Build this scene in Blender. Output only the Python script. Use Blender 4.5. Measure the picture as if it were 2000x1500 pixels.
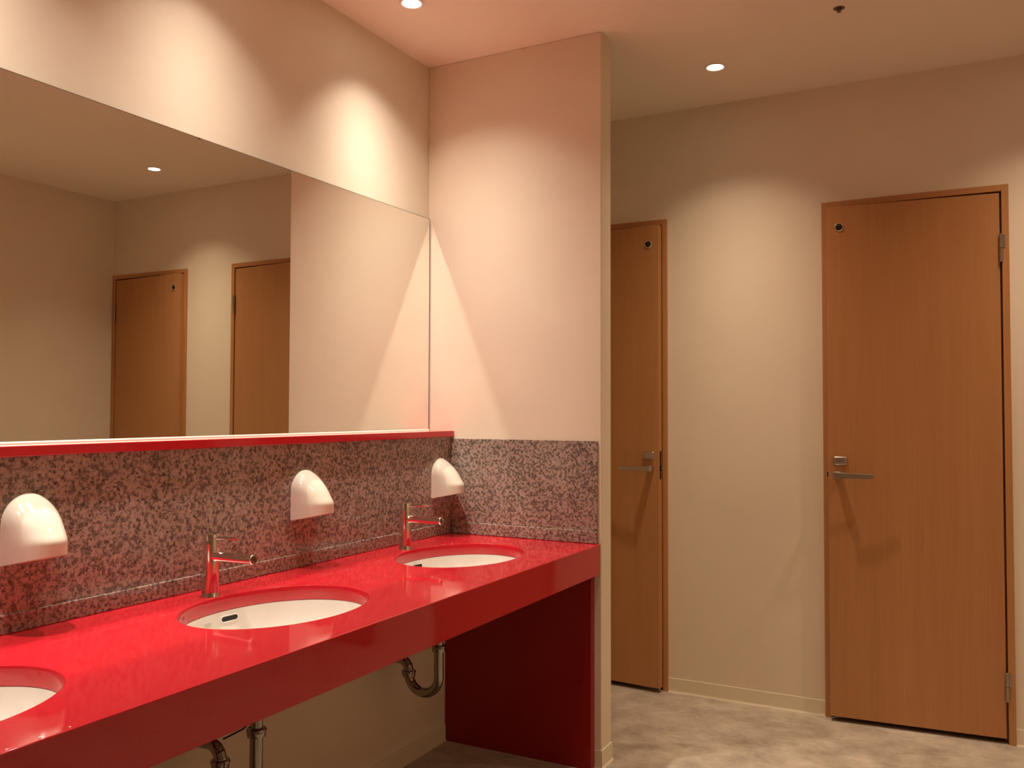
import bpy, bmesh, math, random
from mathutils import Vector, Matrix
random.seed(7)
for o in list(bpy.data.objects):
    bpy.data.objects.remove(o)
sc = bpy.context.scene
COL = sc.collection
PI = math.pi

# ------------------------------------------------------------------ camera
F_PX, YAW, PITCH, ROLL = 1717.44, math.radians(27.8591), math.radians(1.7674), math.radians(0.1471)
cam_d = bpy.data.cameras.new('camera')
cam_d.sensor_fit = 'HORIZONTAL'
cam_d.sensor_width = 36.0
cam_d.lens = F_PX / 2000 * 36.0
cam_d.clip_start = 0.02
cam = bpy.data.objects.new('camera', cam_d)
COL.objects.link(cam)
fw = Vector((-math.sin(YAW) * math.cos(PITCH), math.cos(YAW) * math.cos(PITCH), math.sin(PITCH)))
rt = Vector((math.cos(YAW), math.sin(YAW), 0))
up = rt.cross(fw)
rt2 = rt * math.cos(ROLL) + up * math.sin(ROLL)
up2 = up * math.cos(ROLL) - rt * math.sin(ROLL)
M = Matrix((rt2, up2, -fw)).transposed().to_4x4()
M.translation = Vector((1.9884, 0, 1.3))
cam.matrix_world = M
sc.camera = cam

# ------------------------------------------------------------------ world, exposure
w = bpy.data.worlds.new('world')
sc.world = w
w.use_nodes = True
w.node_tree.nodes['Background'].inputs['Color'].default_value = (0, 0, 0, 1)
w.node_tree.nodes['Background'].inputs['Strength'].default_value = 0
sc.view_settings.view_transform = 'Standard'
sc.view_settings.look = 'None'
sc.view_settings.gamma = 1
sc.view_settings.exposure = 0.33
sc.cycles.use_denoising = True
sc.cycles.use_guiding = True            # lets the lamp's reflection off the mirror resolve on the partition
sc.cycles.use_surface_guiding = True
sc.cycles.use_volume_guiding = False
sc.cycles.use_adaptive_sampling = True
sc.cycles.adaptive_threshold = 0.02
sc.cycles.time_limit = 900
sc.cycles.max_bounces = 10
sc.cycles.diffuse_bounces = 5
sc.cycles.glossy_bounces = 6
sc.cycles.caustics_reflective = True
sc.cycles.blur_glossy = 0.0
sc.cycles.sample_clamp_indirect = 0.0

LIGHT_COL = (1.0, 0.79, 0.58)
VANITY_COL = (1.0, 0.875, 0.75)
SPOT_W = 95.0
BEAM = 28.0        # degrees: beam width of the downlights
CORRIDOR_W = 92.0
ROOM_W = 70.0

# ------------------------------------------------------------------ layout (metres; x from mirror wall, y into the picture)
H = 2.719            # ceiling
P, P2, XP = 3.0203, 3.1186, 0.7639   # partition faces and free end
D = 3.9941           # wall with the doors
R = 3.2095           # right wall
YF = -2.2            # wall behind the camera
XG = 0.119           # granite face
ZC, TC = 0.813, 0.040
XC = 0.7604          # counter front
ZAP = 0.7033         # apron bottom
Y0 = -0.5            # near end of counter, mirror, ledge
BASINS = (0.81, 1.6925, 2.575)
AX, BY = 0.200, 0.262
XB = 0.432

# ------------------------------------------------------------------ materials
MATS = {}
def mat(name, col=(.8, .8, .8), rough=.5, metal=0.0, spec=.5, coat=0.0, coat_r=.05):
    m = bpy.data.materials.new(name)
    m.use_nodes = True
    b = m.node_tree.nodes['Principled BSDF']
    b.inputs['Base Color'].default_value = (*col, 1)
    b.inputs['Roughness'].default_value = rough
    b.inputs['Metallic'].default_value = metal
    b.inputs['Specular IOR Level'].default_value = spec
    b.inputs['Coat Weight'].default_value = coat
    b.inputs['Coat Roughness'].default_value = coat_r
    MATS[name] = m
    return m

def nodes(m):
    nt = m.node_tree
    return nt, nt.nodes, nt.links, nt.nodes['Principled BSDF']

def add_noise(m, scale, detail=4, rough=.5, stretch=(1, 1, 1)):
    nt, N, L, b = nodes(m)
    tc = N.new('ShaderNodeTexCoord')
    mp = N.new('ShaderNodeMapping')
    mp.inputs['Scale'].default_value = stretch
    nz = N.new('ShaderNodeTexNoise')
    nz.inputs['Scale'].default_value = scale
    nz.inputs['Detail'].default_value = detail
    nz.inputs['Roughness'].default_value = rough
    L.new(tc.outputs['Object'], mp.inputs['Vector'])
    L.new(mp.outputs['Vector'], nz.inputs['Vector'])
    return nz

def ramp(m, src, stops, interp='LINEAR'):
    nt, N, L, b = nodes(m)
    r = N.new('ShaderNodeValToRGB')
    r.color_ramp.interpolation = interp
    e = r.color_ramp.elements
    while len(e) < len(stops):
        e.new(.5)
    for k, (p, c) in enumerate(stops):
        e[k].position = p
        e[k].color = (*c, 1)
    L.new(src, r.inputs['Fac'])
    return r

def bump(m, src, strength, dist=.001):
    nt, N, L, b = nodes(m)
    bp = N.new('ShaderNodeBump')
    bp.inputs['Strength'].default_value = strength
    bp.inputs['Distance'].default_value = dist
    L.new(src, bp.inputs['Height'])
    L.new(bp.outputs['Normal'], b.inputs['Normal'])

def mix(m, a, bcol, fac):
    nt, N, L, b = nodes(m)
    x = N.new('ShaderNodeMix')
    x.data_type = 'RGBA'
    for sock, v in ((x.inputs['A'], a), (x.inputs['B'], bcol)):
        if isinstance(v, tuple):
            sock.default_value = (*v, 1)
        else:
            L.new(v, sock)
    if isinstance(fac, (int, float)):
        x.inputs['Factor'].default_value = fac
    else:
        L.new(fac, x.inputs['Factor'])
    return x.outputs['Result']

# wallpaper: cream with a fine woven relief
m = mat('wallpaper', (.80, .70, .555), .75, spec=.25)
n1 = add_noise(m, 3, 3)
r1 = ramp(m, n1.outputs['Fac'], [(.3, (.785, .685, .540)), (.7, (.815, .715, .570))])
m.node_tree.links.new(r1.outputs['Color'], nodes(m)[3].inputs['Base Color'])
n2 = add_noise(m, 420, 2, .6, (1, 1, .35))
bump(m, n2.outputs['Fac'], .10, .0008)
mat('ceiling_paint', (.88, .79, .67), .85, spec=.2)
# skirting: smooth vinyl
mat('skirting_vinyl', (.74, .655, .485), .45, spec=.4)
# floor: mottled beige stone-look sheet with brown smudges
m = mat('floor_vinyl', (.5, .4, .3), .42, spec=.4)
nt, N, L, b = nodes(m)
a1 = add_noise(m, 2.3, 8, .60, (1, 1, 1))
a2 = add_noise(m, 7.0, 12, .72, (1.0, 1.15, 1))
a3 = add_noise(m, 3.0, 7, .62, (1.0, 2.0, 1))
ra = ramp(m, a1.outputs['Fac'], [(.36, (.29, .238, .178)), (.62, (.54, .46, .365))])
rb = ramp(m, a2.outputs['Fac'], [(.33, (.19, .147, .105)), (.50, (.42, .35, .27)), (.66, (.64, .56, .45))])
c1 = mix(m, ra.outputs['Color'], rb.outputs['Color'], .55)
rc = ramp(m, a3.outputs['Fac'], [(.60, (0, 0, 0)), (.70, (1, 1, 1))])
mm = N.new('ShaderNodeMath'); mm.operation = 'MULTIPLY'; mm.inputs[1].default_value = .5
L.new(rc.outputs['Color'], mm.inputs[0])
c2 = mix(m, c1, (.17, .105, .07), mm.outputs[0])
L.new(c2, b.inputs['Base Color'])
# red engineered stone
m = mat('red_stone', (.57, .014, .021), .06, spec=.5)
n1 = add_noise(m, 160, 3, .6)
r1 = ramp(m, n1.outputs['Fac'], [(.3, (.515, .0128, .023)), (.7, (.56, .0175, .030))])
m.node_tree.links.new(r1.outputs['Color'], nodes(m)[3].inputs['Base Color'])
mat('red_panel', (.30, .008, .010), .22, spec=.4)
# polished pink-brown granite with dark grains
m = mat('granite', (.4, .3, .2), .13, spec=.5)
nt, N, L, b = nodes(m)
g1 = add_noise(m, 105, 3, .55)
g2 = add_noise(m, 230, 2, .6)
g3 = add_noise(m, 9, 3)
ga = ramp(m, g1.outputs['Fac'], [(.40, (.040, .029, .024)), (.465, (.16, .112, .092)), (.51, (.41, .305, .255)), (.66, (.53, .41, .35))])
gb = ramp(m, g2.outputs['Fac'], [(.37, (.07, .052, .043)), (.48, (.40, .305, .262)), (.70, (.55, .45, .39))])
c1 = mix(m, ga.outputs['Color'], gb.outputs['Color'], .38)
gc = ramp(m, g3.outputs['Fac'], [(.3, (.82, .82, .80)), (.7, (1, 1, 1))])
x = N.new('ShaderNodeMix'); x.data_type = 'RGBA'; x.blend_type = 'MULTIPLY'
x.inputs['Factor'].default_value = 1
L.new(c1, x.inputs['A']); L.new(gc.outputs['Color'], x.inputs['B'])
L.new(x.outputs['Result'], b.inputs['Base Color'])
# wood veneer with fine upright grain
def wood(name, k):
    m = mat(name, (.3, .15, .06), .36, spec=.45)
    nt, N, L, b = nodes(m)
    v1 = add_noise(m, 26, 5, .6, (1, 1, .028))
    v2 = add_noise(m, 150, 4, .65, (1, 1, .02))
    v3 = add_noise(m, 2.4, 3, .5, (1, 1, .35))
    ra = ramp(m, v1.outputs['Fac'], [(.25, tuple(k * c for c in (.250, .112, .040))), (.75, tuple(k * c for c in (.335, .165, .066)))])
    rb = ramp(m, v2.outputs['Fac'], [(.25, tuple(k * c for c in (.215, .092, .030))), (.75, tuple(k * c for c in (.355, .175, .072)))])
    c = mix(m, ra.outputs['Color'], rb.outputs['Color'], .42)
    rc = ramp(m, v3.outputs['Fac'], [(.3, tuple(k * c for c in (.265, .118, .042))), (.7, tuple(k * c for c in (.32, .158, .062)))])
    c = mix(m, c, rc.outputs['Color'], .35)
    L.new(c, b.inputs['Base Color'])
    bump(m, v2.outputs['Fac'], .06, .0005)
    return m
wood('door_veneer', 1.62)
wood('frame_veneer', 1.70)
mat('ceramic', (.78, .755, .69), .07, spec=.55)
mat('white_plastic', (.74, .69, .58), .14, spec=.5)
mat('back_plastic', (.76, .69, .57), .3, spec=.45)
mat('chrome', (.82, .80, .77), .045, metal=1)
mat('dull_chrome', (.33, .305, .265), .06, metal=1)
mat('spout_dark', (.16, .11, .075), .25, metal=.8)
mat('satin_steel', (.52, .48, .42), .34, metal=1)
mat('hinge_steel', (.40, .365, .31), .38, metal=1)
mat('aluminium', (.80, .77, .72), .28, metal=1)
mat('dark_edge', (.10, .065, .04), .4)
mat('black_plastic', (.012, .010, .008), .3)
mat('dark_hole', (.010, .008, .005), .7)  # near-black colour in place of the shade inside openings
mat('black_rubber', (.018, .014, .012), .5)
mat('grey_ink', (.30, .26, .21), .5)
mat('white_enamel', (.80, .74, .64), .35)
mat('bronze', (.22, .14, .08), .35, metal=.7)
m = mat('silvered_glass', (.90, .915, .86), 0.0, metal=1)
m = bpy.data.materials.new('lamp_glow'); m.use_nodes = True
nt = m.node_tree; nt.nodes.clear()
em = nt.nodes.new('ShaderNodeEmission'); em.inputs['Color'].default_value = (1, .90, .76, 1); em.inputs['Strength'].default_value = 14
oo = nt.nodes.new('ShaderNodeOutputMaterial'); nt.links.new(em.outputs[0], oo.inputs[0]); MATS['lamp_glow'] = m

# ------------------------------------------------------------------ mesh helpers
def bx(bm, x0, y0, z0, x1, y1, z1, bev=0.0, seg=2):
    r = bmesh.ops.create_cube(bm, size=1)
    vs = r['verts']
    for v in vs:
        v.co = Vector((x0 + (v.co.x + .5) * (x1 - x0), y0 + (v.co.y + .5) * (y1 - y0), z0 + (v.co.z + .5) * (z1 - z0)))
    if bev > 0:
        es = list({e for v in vs for e in v.link_edges})
        bmesh.ops.bevel(bm, geom=es, offset=bev, segments=seg, affect='EDGES', profile=.5)

def lathe(bm, prof, n=40, sx=1.0, sy=1.0, mtx=None, cap0=True, cap1=True):
    """prof: list of (radius, z)"""
    mtx = mtx or Matrix.Identity(4)
    rings = []
    for r, z in prof:
        if r < 1e-6:
            rings.append([bm.verts.new(mtx @ Vector((0, 0, z)))])
        else:
            rings.append([bm.verts.new(mtx @ Vector((sx * r * math.cos(2 * PI * k / n), sy * r * math.sin(2 * PI * k / n), z))) for k in range(n)])
    for a, b in zip(rings, rings[1:]):
        for k in range(n):
            k2 = (k + 1) % n
            if len(a) == 1 and len(b) == 1:
                continue
            if len(a) == 1:
                bm.faces.new((a[0], b[k2], b[k]))
            elif len(b) == 1:
                bm.faces.new((a[k], a[k2], b[0]))
            else:
                bm.faces.new((a[k], a[k2], b[k2], b[k]))
    if cap0 and len(rings[0]) > 1:
        bm.faces.new(list(reversed(rings[0])))
    if cap1 and len(rings[-1]) > 1:
        bm.faces.new(rings[-1])
    return rings

def tube(bm, pts, r, n=20):
    pts = [Vector(p) for p in pts]
    rings = []
    nrm = None
    for i, p in enumerate(pts):
        t = (pts[min(i + 1, len(pts) - 1)] - pts[max(i - 1, 0)]).normalized()
        if nrm is None:
            nrm = t.orthogonal().normalized()
        nrm = (nrm - t * nrm.dot(t)).normalized()
        bn = t.cross(nrm)
        rr = r[i] if isinstance(r, (list, tuple)) else r
        rings.append([bm.verts.new(p + (nrm * math.cos(2 * PI * k / n) + bn * math.sin(2 * PI * k / n)) * rr) for k in range(n)])
    for a, b in zip(rings, rings[1:]):
        for k in range(n):
            bm.faces.new((a[k], a[(k + 1) % n], b[(k + 1) % n], b[k]))
    bm.faces.new(list(reversed(rings[0])))
    bm.faces.new(rings[-1])

def prism(bm, prof, y0, y1, plane='xz'):
    """closed profile of (a, z) swept along the other horizontal axis"""
    def pt(a, z, t):
        return Vector((a, t, z)) if plane == 'xz' else Vector((t, a, z))
    A = [bm.verts.new(pt(a, z, y0)) for a, z in prof]
    B = [bm.verts.new(pt(a, z, y1)) for a, z in prof]
    n = len(prof)
    for k in range(n):
        bm.faces.new((A[k], A[(k + 1) % n], B[(k + 1) % n], B[k]))
    bm.faces.new(list(reversed(A)))
    bm.faces.new(B)

def obj(name, bm, material, parent=None, smooth=False, loc=None):
    bmesh.ops.recalc_face_normals(bm, faces=bm.faces[:])
    me = bpy.data.meshes.new(name)
    bm.to_mesh(me)
    bm.free()
    me.materials.append(MATS[material])
    if smooth:
        for p in me.polygons:
            p.use_smooth = True
        me.set_sharp_from_angle(angle=math.radians(38))
    o = bpy.data.objects.new(name, me)
    COL.objects.link(o)
    if parent:
        o.parent = parent
    if loc:
        o.location = loc
    return o

def tag(o, label=None, cat=None, group=None, kind=None):
    if label: o['label'] = label
    if cat: o['category'] = cat
    if group: o['group'] = group
    if kind: o['kind'] = kind
    return o

def thing(name, loc, label, cat, group=None, kind=None, rz=0.0):
    o = bpy.data.objects.new(name, None)
    o.empty_display_size = .05
    COL.objects.link(o)
    o.location = loc
    o.rotation_euler = (0, 0, rz)
    return tag(o, label, cat, group, kind)

def dup(root, loc, label, rz=None):
    def cp(o, parent):
        c = o.copy()
        COL.objects.link(c)
        if parent is not None:
            c.parent = parent
        for ch in o.children:
            cp(ch, c)
        return c
    r = cp(root, None)
    r.location = loc
    if rz is not None:
        r.rotation_euler = (0, 0, rz)
    r['label'] = label
    return r

def B():
    return bmesh.new()

# ------------------------------------------------------------------ room shell
T = .12
bm = B(); bx(bm, -T, YF - T, -.1, R + T, D + T + .2, 0)
tag(obj('floor', bm, 'floor_vinyl'), 'mottled beige stone-look floor with brown smudges', 'floor', kind='structure')
bm = B(); bx(bm, -T, YF - T, H, R + T, D + T + .2, H + .1)
tag(obj('ceiling', bm, 'ceiling_paint'), 'plain cream painted ceiling with small downlights', 'ceiling', kind='structure')
bm = B(); bx(bm, -T, YF - T, 0, 0, D + T + .2, H)
tag(obj('wall_left', bm, 'wallpaper'), 'cream wall above and behind the long mirror', 'wall', kind='structure')
bm = B(); bx(bm, R, YF - T, 0, R + T, D + T + .2, H)
tag(obj('wall_right', bm, 'wallpaper'), 'cream side wall seen only in the mirror', 'wall', kind='structure')
bm = B(); bx(bm, 0, YF - T, 0, R, YF, H)
tag(obj('wall_front', bm, 'wallpaper'), 'cream wall behind the camera', 'wall', kind='structure')
bm = B(); bx(bm, 0, P, 0, XP, P2, H, .003)
tag(obj('wall_partition', bm, 'wallpaper'), 'short cream partition wall at the end of the red counter', 'wall', kind='structure')
# boxed-out service wall that carries the granite and the red ledge
bm = B(); bx(bm, 0, Y0, 0, .114, P, 1.197)
tag(obj('wall_service', bm, 'wallpaper'), 'low cream boxed-out wall behind the granite and under the counter', 'wall', kind='structure')

DOORS = [(0.003, 0.7058, -1), (1.4005, 2.1096, 1), (2.4990, 3.2040, 1)]   # x0, x1, hinge side
DH = 2.2083
bm = B()
xs = 0.0
for x0, x1, s in DOORS:
    if x0 - xs > .01:
        bx(bm, xs, D, 0, x0, D + T, DH)
    xs = x1
bx(bm, xs, D, 0, R, D + T, DH)
bx(bm, 0, D, DH, R, D + T, H)
tag(obj('wall_back', bm, 'wallpaper'), 'cream far wall with three wooden cubicle doors', 'wall', kind='structure')
bm = B(); bx(bm, 0, D + T + .19, 0, R, D + T + .2, DH + .1)  # added sheet, its dark colour stands in for shade behind the door gaps
bx(bm, 0, D + T, DH, R, D + T + .19, DH + .1)
tag(obj('dark_backing', bm, 'dark_hole'), 'near-black backing added for the unlit space behind the cubicle doors', 'wall', kind='structure')

# soft skirting with a lit top edge and a flared toe
def skirt_prof(sign, base):
    pr = [(0, 0), (.0085, 0), (.0078, .0012), (.0050, .0040), (.0040, .010), (.0036, .060), (.0030, .0642), (.0016, .0652), (0, .0652)]
    return [(base + sign * a, z) for a, z in pr]
bm = B()
prism(bm, skirt_prof(-1, D), DOORS[0][1], DOORS[1][0], 'yz')
prism(bm, skirt_prof(-1, D), DOORS[1][1], DOORS[2][0], 'yz')
tag(obj('baseboard_back', bm, 'skirting_vinyl', smooth=True), 'beige vinyl skirting along the far wall between doors', 'baseboard', kind='structure')
bm = B()
prism(bm, skirt_prof(-1, P), .7385, XP + .004, 'yz')
prism(bm, skirt_prof(1, XP), P - .004, P2 + .004, 'xz')
prism(bm, skirt_prof(1, P2), 0, XP + .004, 'yz')
tag(obj('baseboard_partition', bm, 'skirting_vinyl', smooth=True), 'beige vinyl skirting wrapped round the end of the partition', 'baseboard', kind='structure')
bm = B(); prism(bm, skirt_prof(1, .114), Y0 + .04, P - .035, 'xz')
tag(obj('baseboard_left', bm, 'skirting_vinyl', smooth=True), 'beige vinyl skirting in the shade under the counter', 'baseboard', kind='structure')
bm = B(); prism(bm, skirt_prof(-1, R), YF, D, 'xz')
tag(obj('baseboard_right', bm, 'skirting_vinyl', smooth=True), 'beige vinyl skirting along the right wall', 'baseboard', kind='structure')

# ------------------------------------------------------------------ doors
def make_door(name, x0, x1, s, label, ajar=4.3):
    """s=+1 hinge on the right (large x), -1 hinge on the left"""
    xh = x1 if s > 0 else x0
    t = thing(name, (xh, D, 0), label, 'door', kind='structure')
    W = x1 - x0
    fwid, pro = .0255, .010
    k = -s                                     # from hinge into the opening
    def X(a): return k * a
    def bxx(bm, a0, y0, z0, a1, y1, z1, bev=0, seg=2):
        xa, xb = sorted((X(a0), X(a1)))
        bx(bm, xa, y0, z0, xb, y1, z1, bev, seg)
    bm = B()
    bxx(bm, 0, -pro, 0, fwid, T, DH, .0012, 1)
    bxx(bm, W - fwid, -pro, 0, W, T, DH, .0012, 1)
    bxx(bm, fwid, -pro, DH - fwid, W - fwid, T, DH, .0012, 1)
    # rebate stop behind the leaf
    bxx(bm, fwid, .034, .0, fwid + .010, .05, DH - fwid)
    bxx(bm, W - fwid - .010, .034, .0, W - fwid, .05, DH - fwid)
    bxx(bm, fwid, .034, DH - fwid - .010, W - fwid, .05, DH - fwid)
    obj('door_frame', bm, 'frame_veneer', t)
    bm = B()
    bxx(bm, W - fwid - .0015, .004, 1.000, W - fwid + .0005, .020, 1.105)
    bxx(bm, W - fwid - .004, .006, 1.022, W - fwid, .018, 1.042, .001)
    tag(obj('strike_plate', bm, 'black_plastic', t), 'small dark metal strike plate')
    # leaf, pivoting about the hinge pin
    pv = .0285
    bm = B()
    lw = W - 2 * fwid - .0060
    bxx(bm, .0040, 0, .0215, .0040 + lw, .036, DH - fwid - .0072, .001, 1)
    leaf = obj('door_leaf', bm, 'door_veneer', t)
    leaf.location = (X(pv), -.006, 0)
    leaf.rotation_euler = (0, 0, math.radians(ajar) * s)
    # hinges
    for zc in (1.954, .224):
        bm = B()
        for a, bb in ((-.0565, -.0012), (.0012, .0565)):
            lathe(bm, [(.0060, zc + a), (.0068, zc + a + .001), (.0068, zc + bb - .001), (.0060, zc + bb)], 20, mtx=Matrix.Translation((X(0), -.0085, 0)))
        bxx(bm, -.0150, -.0075, zc + .001, .0, -.0050, zc + .053)
        obj('hinge', bm, 'hinge_steel', leaf, True)
    # thumb-turn lock plate and lever, near the free edge
    e = .0040 + lw
    bm = B()
    bxx(bm, e - .075, -.010, 1.076, e - .022, 0, 1.112, .006, 3)
    lp = obj('lock_plate', bm, 'satin_steel', leaf, True)
    bm = B()
    lathe(bm, [(.0050, -.0102), (.0050, -.0112)], 16, mtx=Matrix.Translation((X(e - .0485), 0, 1.101)) @ Matrix.Rotation(-PI / 2, 4, 'X') @ Matrix.Scale(-1, 4, (0, 0, 1)))
    o = obj('lock_indicator', bm, 'dark_edge', leaf)
    tag(o, 'small dark lock indicator dot')
    bm = B()
    bxx(bm, e - .052, -.050, 1.020, e - .024, 0, 1.050, .005, 3)
    # flat lever blade, gently bowed
    n = 14
    L0, L1 = e - .024, e - .180
    secs = []
    for i in range(n + 1):
        u = i / n
        a = L0 + (L1 - L0) * u
        zt = 1.0500 - .006 * math.sin(u * PI / 2)
        zb = 1.0220 + .002 * math.sin(u * PI) + .006 * max(0, (u - .85) / .15) ** 2
        y = -.056 + .010 * u * u
        th = .0085 - .002 * u
        secs.append([bm.verts.new((X(a), y, zb)), bm.verts.new((X(a), y - th, zb + .002)), bm.verts.new((X(a), y - th, zt - .003)), bm.verts.new((X(a), y, zt))])
    for p, q in zip(secs, secs[1:]):
        for i in range(4):
            bm.faces.new((p[i], p[(i + 1) % 4], q[(i + 1) % 4], q[i]))
    bm.faces.new(secs[0]); bm.faces.new(list(reversed(secs[-1])))
    obj('door_handle', bm, 'satin_steel', leaf, True)
    # black round cap with chrome rim near the top corner
    R90 = Matrix.Translation((X(e - .051), 0, 2.087)) @ Matrix.Rotation(PI / 2, 4, 'X')
    bm = B()
    lathe(bm, [(.0145, -.001), (.0145, .0045), (.0165, .0055), (.0185, .0035), (.0195, 0)], 28, mtx=R90, cap0=True, cap1=False)
    obj('cap_rim', bm, 'chrome', leaf, True)
    bm = B()
    lathe(bm, [(.0146, .002), (.0140, .0042), (.008, .0058), (0, .0062)], 28, mtx=R90, cap0=False)
    tag(obj('door_cap', bm, 'black_plastic', leaf, True), 'black round cap')
    # latch in the free edge
    bm = B()
    bxx(bm, e - .001, .008, .985, e + .0008, .028, 1.115)
    bxx(bm, e, .011, 1.024, e + .006, .024, 1.044, .0015)
    tag(obj('latch', bm, 'black_plastic', leaf), 'dark latch plate in the door edge')
    bm = B()
    lathe(bm, [(.004, 0), (.004, .0015)], 12, mtx=Matrix.Translation((X(e + .0066), .0175, 1.034)) @ Matrix.Rotation(PI / 2 * (1 if k > 0 else -1), 4, 'Y'))
    obj('latch_screw', bm, 'satin_steel', leaf)
    return t

make_door('door_1', *DOORS[0], 'wooden cubicle door half hidden behind the partition, lever at its right edge')
make_door('door_2', *DOORS[1], 'wooden cubicle door in full view at the right, hinges on its right side')
make_door('door_3', *DOORS[2], 'wooden cubicle door beside the room corner, seen only in the mirror', 3.4)

# ------------------------------------------------------------------ vanity counter
def counter_top():
    cu = bpy.data.curves.new('tmp', 'CURVE')
    cu.dimensions = '2D'
    cu.fill_mode = 'BOTH'
    bev = .0022
    def poly(pts):
        s = cu.splines.new('POLY')
        s.points.add(len(pts) - 1)
        for p, c in zip(s.points, pts):
            p.co = (c[0], c[1], 0, 1)
        s.use_cyclic_u = True
    poly([(XG + bev, Y0 + bev), (XC - bev, Y0 + bev), (XC - bev, P - .002 - bev), (XG + bev, P - .002 - bev)])
    n = 96
    for cy in BASINS:
        poly([(XB + (AX + bev) * math.cos(2 * PI * k / n), cy + (BY + bev) * math.sin(2 * PI * k / n)) for k in range(n)])
    cu.extrude = TC / 2 - bev
    cu.bevel_depth = bev
    cu.bevel_resolution = 2
    o = bpy.data.objects.new('tmp', cu)
    COL.objects.link(o)
    dg = bpy.context.evaluated_depsgraph_get()
    dg.update()
    me = bpy.data.meshes.new_from_object(o.evaluated_get(dg))
    bpy.data.objects.remove(o)
    me.name = 'countertop'
    me.transform(Matrix.Translation((0, 0, ZC - TC / 2)))
    me.materials.clear()
    me.materials.append(MATS['red_stone'])
    for p in me.polygons:
        p.use_smooth = True
    me.set_sharp_from_angle(angle=math.radians(35))
    o = bpy.data.objects.new('countertop', me)
    COL.objects.link(o)
    return o
van = thing('vanity_counter', (0, 0, 0), 'long glossy red washroom counter with three oval basin cutouts', 'counter')
ct = counter_top(); ct.parent = van
bm = B(); bx(bm, XC - .020, Y0 - .0002, ZAP, XC + .0002, P - .0018, ZC - .0023, .0004, 1)
obj('apron', bm, 'red_stone', van)
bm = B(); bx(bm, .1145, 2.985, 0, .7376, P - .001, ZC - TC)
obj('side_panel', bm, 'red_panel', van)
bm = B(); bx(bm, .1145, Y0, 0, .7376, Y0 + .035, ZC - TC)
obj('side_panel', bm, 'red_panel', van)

# red ledge under the mirror
bm = B(); bx(bm, .0005, Y0, 1.1975, .1301, P - .0015, 1.2208, .0015, 2)
tag(obj('ledge_shelf', bm, 'red_stone'), 'narrow glossy red ledge running under the mirror', 'shelf')

# granite
def granite(name, label, slab, strip):
    bm = B(); bx(bm, *slab, .0008, 1)
    o = tag(obj(name, bm, 'granite'), label, 'backsplash')
    bm = B(); bx(bm, *strip, .0024, 2)
    obj('base_strip', bm, 'granite', o)
granite('granite_backsplash', 'long speckled granite backsplash behind the taps',
        (.1141, Y0, ZC + .001, XG, P - .0085, 1.197), (XG - .001, Y0, ZC + .0005, XG + .0048, P - .0137, .8562))
granite('granite_backsplash', 'short speckled granite panel on the partition beside the far basin',
        (.1195, P - .008, ZC + .001, .7515, P - .0001, 1.1898), (.1242, P - .0128, ZC + .0005, .7515, P - .007, .8592))
# ------------------------------------------------------------------ mirror
mr = thing('wall_mirror', (0, 0, 0), 'long frameless wall mirror above the red ledge', 'mirror')
ZM0, ZM1, XM, YM1 = 1.2255, 2.0859, .0114, 3.0130
bm = B(); bx(bm, .0064, Y0, ZM0, XM, YM1, ZM1)
obj('mirror_glass', bm, 'silvered_glass', mr)
bm = B()
bx(bm, .0, Y0, ZM0, .0062, YM1 - .001, ZM1)
bx(bm, .0064, YM1, ZM0 + .004, XM + .0006, YM1 + .0012, ZM1 + .0012)
bx(bm, .0064, Y0, ZM1, XM + .0004, YM1 + .0012, ZM1 + .0014)
tag(obj('mirror_backing', bm, 'dark_edge', mr), 'dark thin edge of the mirror')
bm = B()
prism(bm, [(.0, 1.2209), (XM + .0042, 1.2209), (XM + .0040, 1.2222), (XM + .0028, 1.2245), (XM + .0008, 1.2262), (XM + .0002, 1.2262), (XM + .0002, ZM0), (.0, ZM0)], Y0, YM1)
tag(obj('bottom_channel', bm, 'white_enamel', mr), 'bright metal channel along the bottom edge')

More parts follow.
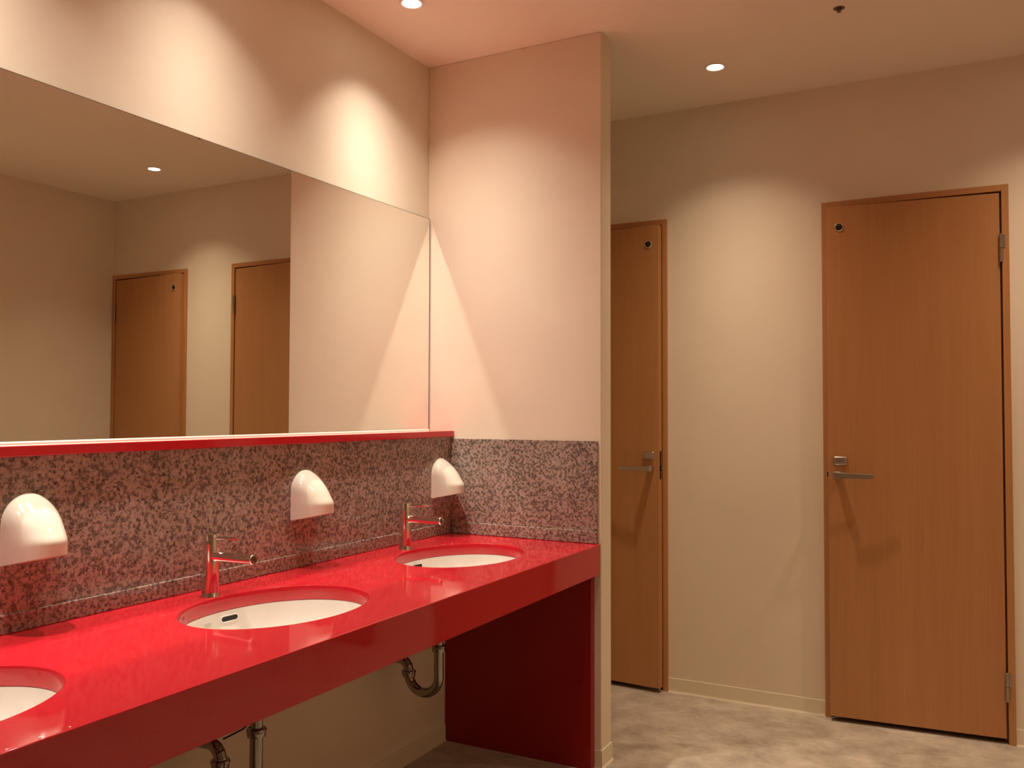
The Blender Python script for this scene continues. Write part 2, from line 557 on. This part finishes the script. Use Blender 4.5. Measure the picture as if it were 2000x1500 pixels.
# ------------------------------------------------------------------ basins
ZR = ZC - TC
def bowl_z(r, dep=.14, p=2.6):
    return -dep * (1 - min(1, r) ** p) ** (1 / p)
def make_basin(loc, label):
    t = thing('wash_basin', loc, label, 'basin', 'undercounter basins')
    bm = B()
    prof = [(1.045, -.0006), (1.0, -.0006)]
    for k in range(1, 26):
        r = math.cos(k / 26 * PI / 2) ** .8
        prof.append((r, bowl_z(r)))
    prof.append((.10, bowl_z(.10)))
    prof = [q for i, q in enumerate(prof) if i < 2 or q[0] >= .099]
    # inner skin then outer skin
    inner = prof
    outer = [(r * .99 + .055, z - .012) for r, z in reversed(prof[1:])]
    lathe(bm, [(1.08, -.0006)] + inner[1:] + [(.10, bowl_z(.10) - .012)] + outer[1:] + [(1.08, -.012), (1.08, -.0006)], 72, AX, BY, cap0=False, cap1=False)
    bmesh.ops.remove_doubles(bm, verts=bm.verts[:], dist=.00005)
    obj('bowl', bm, 'ceramic', t, True)
    # overflow slot in the back slope
    def surf(y, z):
        # x on the back half for a given y and depth
        r = (1 - (min(.1399, -z) / .14) ** 2.6) ** (1 / 2.6)
        return -AX * math.sqrt(max(0, r * r - (y / BY) ** 2))
    def slot(hw, hh, off, n=8):
        pts = []
        yc, zc = .030, -.0215
        for k in range(2 * n + 2):
            if k <= n:
                a = -PI / 2 + PI * k / n; cy = hw - hh
            else:
                a = PI / 2 + PI * (k - n - 1) / n; cy = -(hw - hh)
            y = yc + cy + hh * math.cos(a); z = zc + hh * math.sin(a)
            pts.append(Vector((surf(y, z) + off, y, z)))
        return pts
    bm = B()
    q = slot(.026, .0066, .0012)
    bm.faces.new([bm.verts.new(p) for p in q])
    r0 = [bm.verts.new(p) for p in q]
    r1 = [bm.verts.new(p) for p in slot(.026, .0066, -.006)]
    for k in range(len(r0)):
        bm.faces.new((r0[k], r0[(k + 1) % len(r0)], r1[(k + 1) % len(r0)], r1[k]))
    tag(obj('overflow_slot', bm, 'dark_hole', t), 'dark overflow slot in the white bowl')
    bm = B()
    a = [bm.verts.new(p) for p in slot(.0257, .0063, .0014)]
    bb = [bm.verts.new(p) for p in slot(.028, .0086, .0018)]
    cc = [bm.verts.new(p) for p in slot(.030, .0103, .0002)]
    for u, v in ((a, bb), (bb, cc)):
        for k in range(len(u)):
            bm.faces.new((u[k], u[(k + 1) % len(u)], v[(k + 1) % len(u)], v[k]))
    obj('overflow_rim', bm, 'ceramic', t, True)
    bm = B()
    zd = bowl_z(0)
    lathe(bm, [(.030, zd + .001), (.029, zd + .0035), (.020, zd + .002), (.018, zd - .012)], 32, cap0=False, cap1=True)
    obj('drain', bm, 'chrome', t, True)
    return t
bas = make_basin((XB, BASINS[0], ZR), 'white oval basin nearest the camera, cut by the left edge')
dup(bas, (XB, BASINS[1], ZR), 'white oval basin in the middle of the red counter')
dup(bas, (XB, BASINS[2], ZR), 'white oval basin at the far end beside the partition')
# small faded maker's mark printed on the middle bowl
mid = [o for o in COL.objects if o.name.startswith('wash_basin') and abs(o.location.y - BASINS[1]) < .01][0]
bm = B()
def surf2(y, z):
    r = (1 - (min(.1399, -z) / .14) ** 2.6) ** (1 / 2.6)
    return -AX * math.sqrt(max(0, r * r - (y / BY) ** 2)) + .0007
def dash(y0, z0, y1, z1, wd):
    d = Vector((0, y1 - y0, z1 - z0)); nn = Vector((0, -d.z, d.y)).normalized() * wd / 2
    ps = [(y0 + nn.y, z0 + nn.z), (y1 + nn.y, z1 + nn.z), (y1 - nn.y, z1 - nn.z), (y0 - nn.y, z0 - nn.z)]
    bm.faces.new([bm.verts.new((surf2(y, z), y, z)) for y, z in ps])
yb, zb = -.047, -.0215
dash(yb - .008, zb + .0010, yb - .008, zb - .0065, .0016)
for j, yy in enumerate((-.003, .004, .011)):
    k = 8
    for i in range(k):
        a0, a1 = 2 * PI * i / k, 2 * PI * (i + 1) / k
        dash(yb + yy + .0028 * math.cos(a0), zb - .002 + .0034 * math.sin(a0), yb + yy + .0028 * math.cos(a1), zb - .002 + .0034 * math.sin(a1), .0009)
dash(yb - .005, zb - .0085, yb + .013, zb - .0085, .0008)
dash(yb - .015, zb - .0075, yb - .014, zb - .0120, .0022)
obj('printed_mark', bm, 'grey_ink', mid)

# ------------------------------------------------------------------ taps
def make_tap(loc, label):
    t = thing('tap', loc, label, 'tap', 'chrome single-lever taps')
    bm = B()
    lathe(bm, [(.0236, 0), (.0236, .0018), (.0226, .0032), (.0219, .012), (.0212, .030), (.0205, .060), (.0203, .1345), (.0196, .1352), (.0196, .1358)], 44)
    obj('body', bm, 'chrome', t, True)
    bm = B()
    lathe(bm, [(.0196, .1358), (.0203, .1366), (.0203, .1605), (.0192, .1625), (0, .1628)], 44)
    cap = obj('cap', bm, 'chrome', t, True)
    bm = B()
    tube(bm, [(.014, 0, .1535), (.060, 0, .1545), (.095, 0, .1553), (.0975, 0, .1553)], [.0048, .0042, .0038, .0028], 18)
    obj('lever', bm, 'chrome', cap, True)
    bm = B()
    my = Matrix.Translation((0, 0, .1065)) @ Matrix.Rotation(PI / 2, 4, 'Y')
    lathe(bm, [(.0142, .014), (.0136, .0205), (.0124, .0235), (.0122, .144), (.0128, .1455), (.0128, .1500), (.0120, .1512), (.0104, .1512), (.0098, .1490)], 36, mtx=my)
    obj('spout', bm, 'chrome', t, True)
    bm = B()
    lathe(bm, [(.0104, .1500), (.0098, .1504), (0, .1502)], 30, mtx=my)
    tag(obj('spout_end', bm, 'spout_dark', t, True), 'dark round end of the spout')
    return t
tap = make_tap((.203, 1.686, ZC), 'chrome single-lever tap behind the middle basin')
dup(tap, (.197, 2.585, ZC), 'chrome single-lever tap behind the far basin')

# ------------------------------------------------------------------ soap dispensers
def make_disp(loc, label):
    t = thing('soap_dispenser', loc, label, 'soap dispenser', 'white wall soap dispensers')
    W2, DP, HT = .060, .100, .152
    def section(z, grow=0):
        wz = W2 + grow
        if z > .085:
            q = min(1, (z - .085) / (HT - .085))
            wz *= math.sqrt(max(0, 1 - q ** 2.1))
        s = max(0, (z - .042) / (HT - .042))
        dz = DP * (max(0, 1 - s ** 1.36)) ** .86
        return wz, dz
    nz, na = 34, 28
    bm = B()
    rows = []
    zs = [HT * (1 - (1 - k / nz) ** 1.7) for k in range(nz + 1)]
    zs[-1] = HT * .9995
    for z in zs:
        wz, dz = section(z)
        row = []
        for k in range(na + 1):
            a = PI * k / na
            c, s_ = math.cos(a), math.sin(a)
            ex = 2 / 2.35
            y = wz * math.copysign(abs(c) ** ex, c)
            x = dz * abs(s_) ** ex
            zz = z + max(0, (.07 - z) / .07) * .022 * (x / DP)
            row.append(bm.verts.new((x + .004, y, zz)))
        rows.append(row)
    for a, b_ in zip(rows, rows[1:]):
        for k in range(na):
            bm.faces.new((a[k], a[k + 1], b_[k + 1], b_[k]))
    # rolled lower lip and a recessed underside
    lip = [bm.verts.new(Vector((.004 + (v.co.x - .004) * .955, v.co.y * .955, v.co.z + .0005))) for v in rows[0]]
    und = [bm.verts.new(v.co + Vector((0, 0, .012))) for v in lip]
    for u, v in ((rows[0], lip), (lip, und)):
        for k in range(na):
            bm.faces.new((u[k], u[k + 1], v[k + 1], v[k]))
    bm.faces.new(und)
    obj('cover', bm, 'white_plastic', t, True)
    bm = B()
    n = 30
    out = [(-W2 - .0005, .001), (W2 + .0005, .001)]
    for k in range(n + 1):
        y = W2 * math.cos(PI * k / n)
        q = math.sin(PI * k / n)
        out.append((y * 1.005, .085 + (HT - .084) * q ** .95))
    A = [bm.verts.new((0, y, z)) for y, z in out]
    Bv = [bm.verts.new((.0055, y, z)) for y, z in out]
    for k in range(len(out)):
        bm.faces.new((A[k], A[(k + 1) % len(out)], Bv[(k + 1) % len(out)], Bv[k]))
    bm.faces.new(A); bm.faces.new(list(reversed(Bv)))
    obj('back_plate', bm, 'back_plastic', t, True)
    bm = B()
    lathe(bm, [(.010, .030), (.010, .022), (.006, .014), (.004, .010)], 20, mtx=Matrix.Translation((.062, 0, .006)))
    obj('nozzle', bm, 'black_plastic', t, True)
    return t
ds = make_disp((XG, 1.232, .962), 'rounded white soap dispenser at the left edge of the photo')
dup(ds, (XG, 2.142, .962), 'rounded white soap dispenser between the two taps')
dup(ds, (XG, 2.931, .962), 'rounded white soap dispenser in the granite corner')

# ------------------------------------------------------------------ drain traps
def make_trap(loc, label):
    t = thing('drain_trap', loc, label, 'drain trap', 'chrome drain traps under the counter')
    # local: tailpiece on the z axis, trap runs towards -x (the wall)
    r = .0165
    zb = .388
    bm = B()
    tube(bm, [(0, 0, .622), (0, 0, .50), (0, 0, .478)], r * .93, 28)
    obj('tailpiece', bm, 'dull_chrome', t, True)
    def nut(z, x, parent):
        bm = B()
        lathe(bm, [(.0175, z - .011), (.0225, z - .010), (.0235, z - .004), (.0235, z + .002), (.0255, z + .004), (.0255, z + .008), (.0235, z + .011), (.0172, z + .012)], 30, mtx=Matrix.Translation((x, 0, 0)))
        return obj('slip_nut', bm, 'dull_chrome', parent, True)
    nut(.486, 0, t)
    # U bend
    ru = .062
    pts = [(0, 0, .476), (0, 0, .42), (0, 0, zb)]
    for k in range(1, 25):
        a = PI * k / 24
        pts.append((-ru + ru * math.cos(a), 0, zb - ru * math.sin(a)))
    pts.append((-2 * ru, 0, zb + .004))
    bm = B(); tube(bm, pts, r, 28)
    obj('u_bend', bm, 'dull_chrome', t, True)
    nut(zb - .004, -2 * ru, t)
    re = .038
    pts = [(-2 * ru, 0, zb), (-2 * ru, 0, zb + .004)]
    for k in range(1, 15):
        a = PI / 2 * k / 14
        pts.append((-2 * ru - re + re * math.cos(a), 0, zb + .004 + re * math.sin(a)))
    xw = .114 - loc[0]
    pts.append((xw + .001, 0, zb + .004 + re))
    bm = B(); tube(bm, pts, r, 28)
    obj('elbow', bm, 'dull_chrome', t, True)
    bm = B()
    lathe(bm, [(.036, .0005), (.036, .002), (.030, .008), (.018, .012)], 32, mtx=Matrix.Translation((xw, 0, zb + .004 + re)) @ Matrix.Rotation(PI / 2, 4, 'Y'))
    obj('wall_flange', bm, 'dull_chrome', t, True)
    return t
tr = make_trap((.366, 1.690, 0), 'chrome drain trap under the middle basin, its bend cut by the bottom edge')
dup(tr, (.346, 2.575, 0), 'chrome drain trap under the far basin beside the dark red panel')
# thin pop-up rod beside the middle trap
bm = B()
tube(bm, [(-.012, .004, .516), (-.050, .004, .484), (-.118, .004, .447)], .0024, 10)
obj('lift_rod', bm, 'black_rubber', tr, True)

# ------------------------------------------------------------------ ceiling fittings
def make_downlight(loc, label, watts, tilt=(0, 0), col=LIGHT_COL):
    t = thing('ceiling_downlight', loc, label, 'ceiling light', 'recessed ceiling downlights')
    bm = B()
    lathe(bm, [(.0445, 0), (.0440, -.0030), (.0405, -.0042), (.0365, -.0030), (.0325, -.0012)], 44, cap0=False, cap1=False)
    obj('trim_ring', bm, 'white_enamel', t, True)
    bm = B()
    lathe(bm, [(.0330, -.0012), (.024, -.0020), (0, -.0024)], 40, cap0=False)
    tag(obj('lamp_lens', bm, 'lamp_glow', t, True), 'bright lamp of the downlight')
    ld = bpy.data.lights.new('lamp', 'SPOT')
    ld.energy = watts
    ld.color = col
    ld.spot_size = math.radians(112)
    ld.spot_blend = .35
    ld.shadow_soft_size = .022
    # soft beam: intensity falls off smoothly with the angle from straight down
    ld.use_nodes = True
    nt = ld.node_tree
    N, L = nt.nodes, nt.links
    em = [n for n in N if n.type == 'EMISSION'][0]
    ge = N.new('ShaderNodeNewGeometry')
    axis = Vector((math.tan(math.radians(tilt[0])), math.tan(math.radians(tilt[1])), -1)).normalized()
    sp = N.new('ShaderNodeVectorMath')
    sp.operation = 'DOT_PRODUCT'
    L.new(ge.outputs['Incoming'], sp.inputs[0])
    sp.inputs[1].default_value = axis
    prev = sp.outputs['Value']
    for op, val in (('ABSOLUTE', None), ('ARCCOSINE', None), ('DIVIDE', math.radians(BEAM)), ('POWER', 2.0), ('MULTIPLY', -1.0), ('EXPONENT', None)):
        q = N.new('ShaderNodeMath')
        q.operation = op
        L.new(prev, q.inputs[0])
        if val is not None:
            q.inputs[1].default_value = val
        prev = q.outputs[0]
    L.new(prev, em.inputs['Strength'])
    lo = bpy.data.objects.new('lamp', ld)
    COL.objects.link(lo)
    lo.parent = t
    lo.location = (0, 0, -.008)
    lo.rotation_euler = Vector((0, 0, -1)).rotation_difference(axis).to_euler()
    return t
make_downlight((.265, 2.505, H), 'small bright downlight over the far basin near the mirror wall', SPOT_W * 1.06, (0, 10), VANITY_COL)
make_downlight((.265, 1.77, H), 'downlight over the middle basin, above the frame', SPOT_W * .80, (1, 0), VANITY_COL)
make_downlight((.265, 1.03, H), 'downlight over the near basin, above the frame', SPOT_W * 1.14, (1, 0), VANITY_COL)
make_downlight((.265, .29, H), 'downlight over the near end of the counter, out of frame', SPOT_W * .9, (1, 0), VANITY_COL)
make_downlight((1.052, 3.556, H), 'small bright downlight in the passage in front of the doors', CORRIDOR_W)
make_downlight((2.298, 3.553, H), 'small bright downlight seen in the mirror near its top edge', CORRIDOR_W)
make_downlight((1.052, 2.31, H), 'downlight in front of the far basin, above the frame', ROOM_W * .5)
make_downlight((2.90, 2.15, H), 'downlight near the right wall, out of frame', ROOM_W * 2.1)

t = thing('ceiling_sprinkler', (1.577, 3.232, H), 'small dark sprinkler head in the ceiling at the top right', 'sprinkler')
bm = B(); lathe(bm, [(.0195, 0), (.0195, -.0012), (.0172, -.0020), (.0152, -.0010)], 30, cap0=False, cap1=False)
obj('trim_ring', bm, 'bronze', t, True)
bm = B(); lathe(bm, [(.0156, -.0006), (0, -.0006)], 30, cap0=False)
obj('recess', bm, 'bronze', t)
bm = B(); lathe(bm, [(.0085, -.0005), (.0085, -.006), (.006, -.008), (.006, -.011), (.0075, -.0115), (.0075, -.0135), (0, -.0140)], 20, cap0=False)
obj('nozzle', bm, 'dark_edge', t, True)

# droplets, coloured opaque white to stand in for their glints
drops = [((.7535, .790), .0032), ((.7510, .842), .0038), ((.7530, .868), .0022), ((.7500, .892), .0026)]
rd = [((.262, 2.690), .0022), ((.268, 2.725), .0026), ((.282, 2.760), .0030), ((.300, 2.785), .0020)]
def drop(loc, r, label, grp):
    bm = B()
    r *= .7
    lathe(bm, [(r, 0), (r * .96, r * .22), (r * .78, r * .42), (r * .45, r * .55), (0, r * .6)], 18)
    o = obj('droplet', bm, 'ceramic', None, True, (loc[0], loc[1], ZC + .0001))
    tag(o, label, 'droplet', grp)
for p, r in drops:
    drop(p, r, 'tiny droplet coloured white as a glint on the front edge of the counter by the near basin', 'droplets on the counter edge')
for p, r in rd:
    drop(p, r, 'tiny droplet coloured white as a glint on the back rim of the far basin', 'droplets by the far basin')
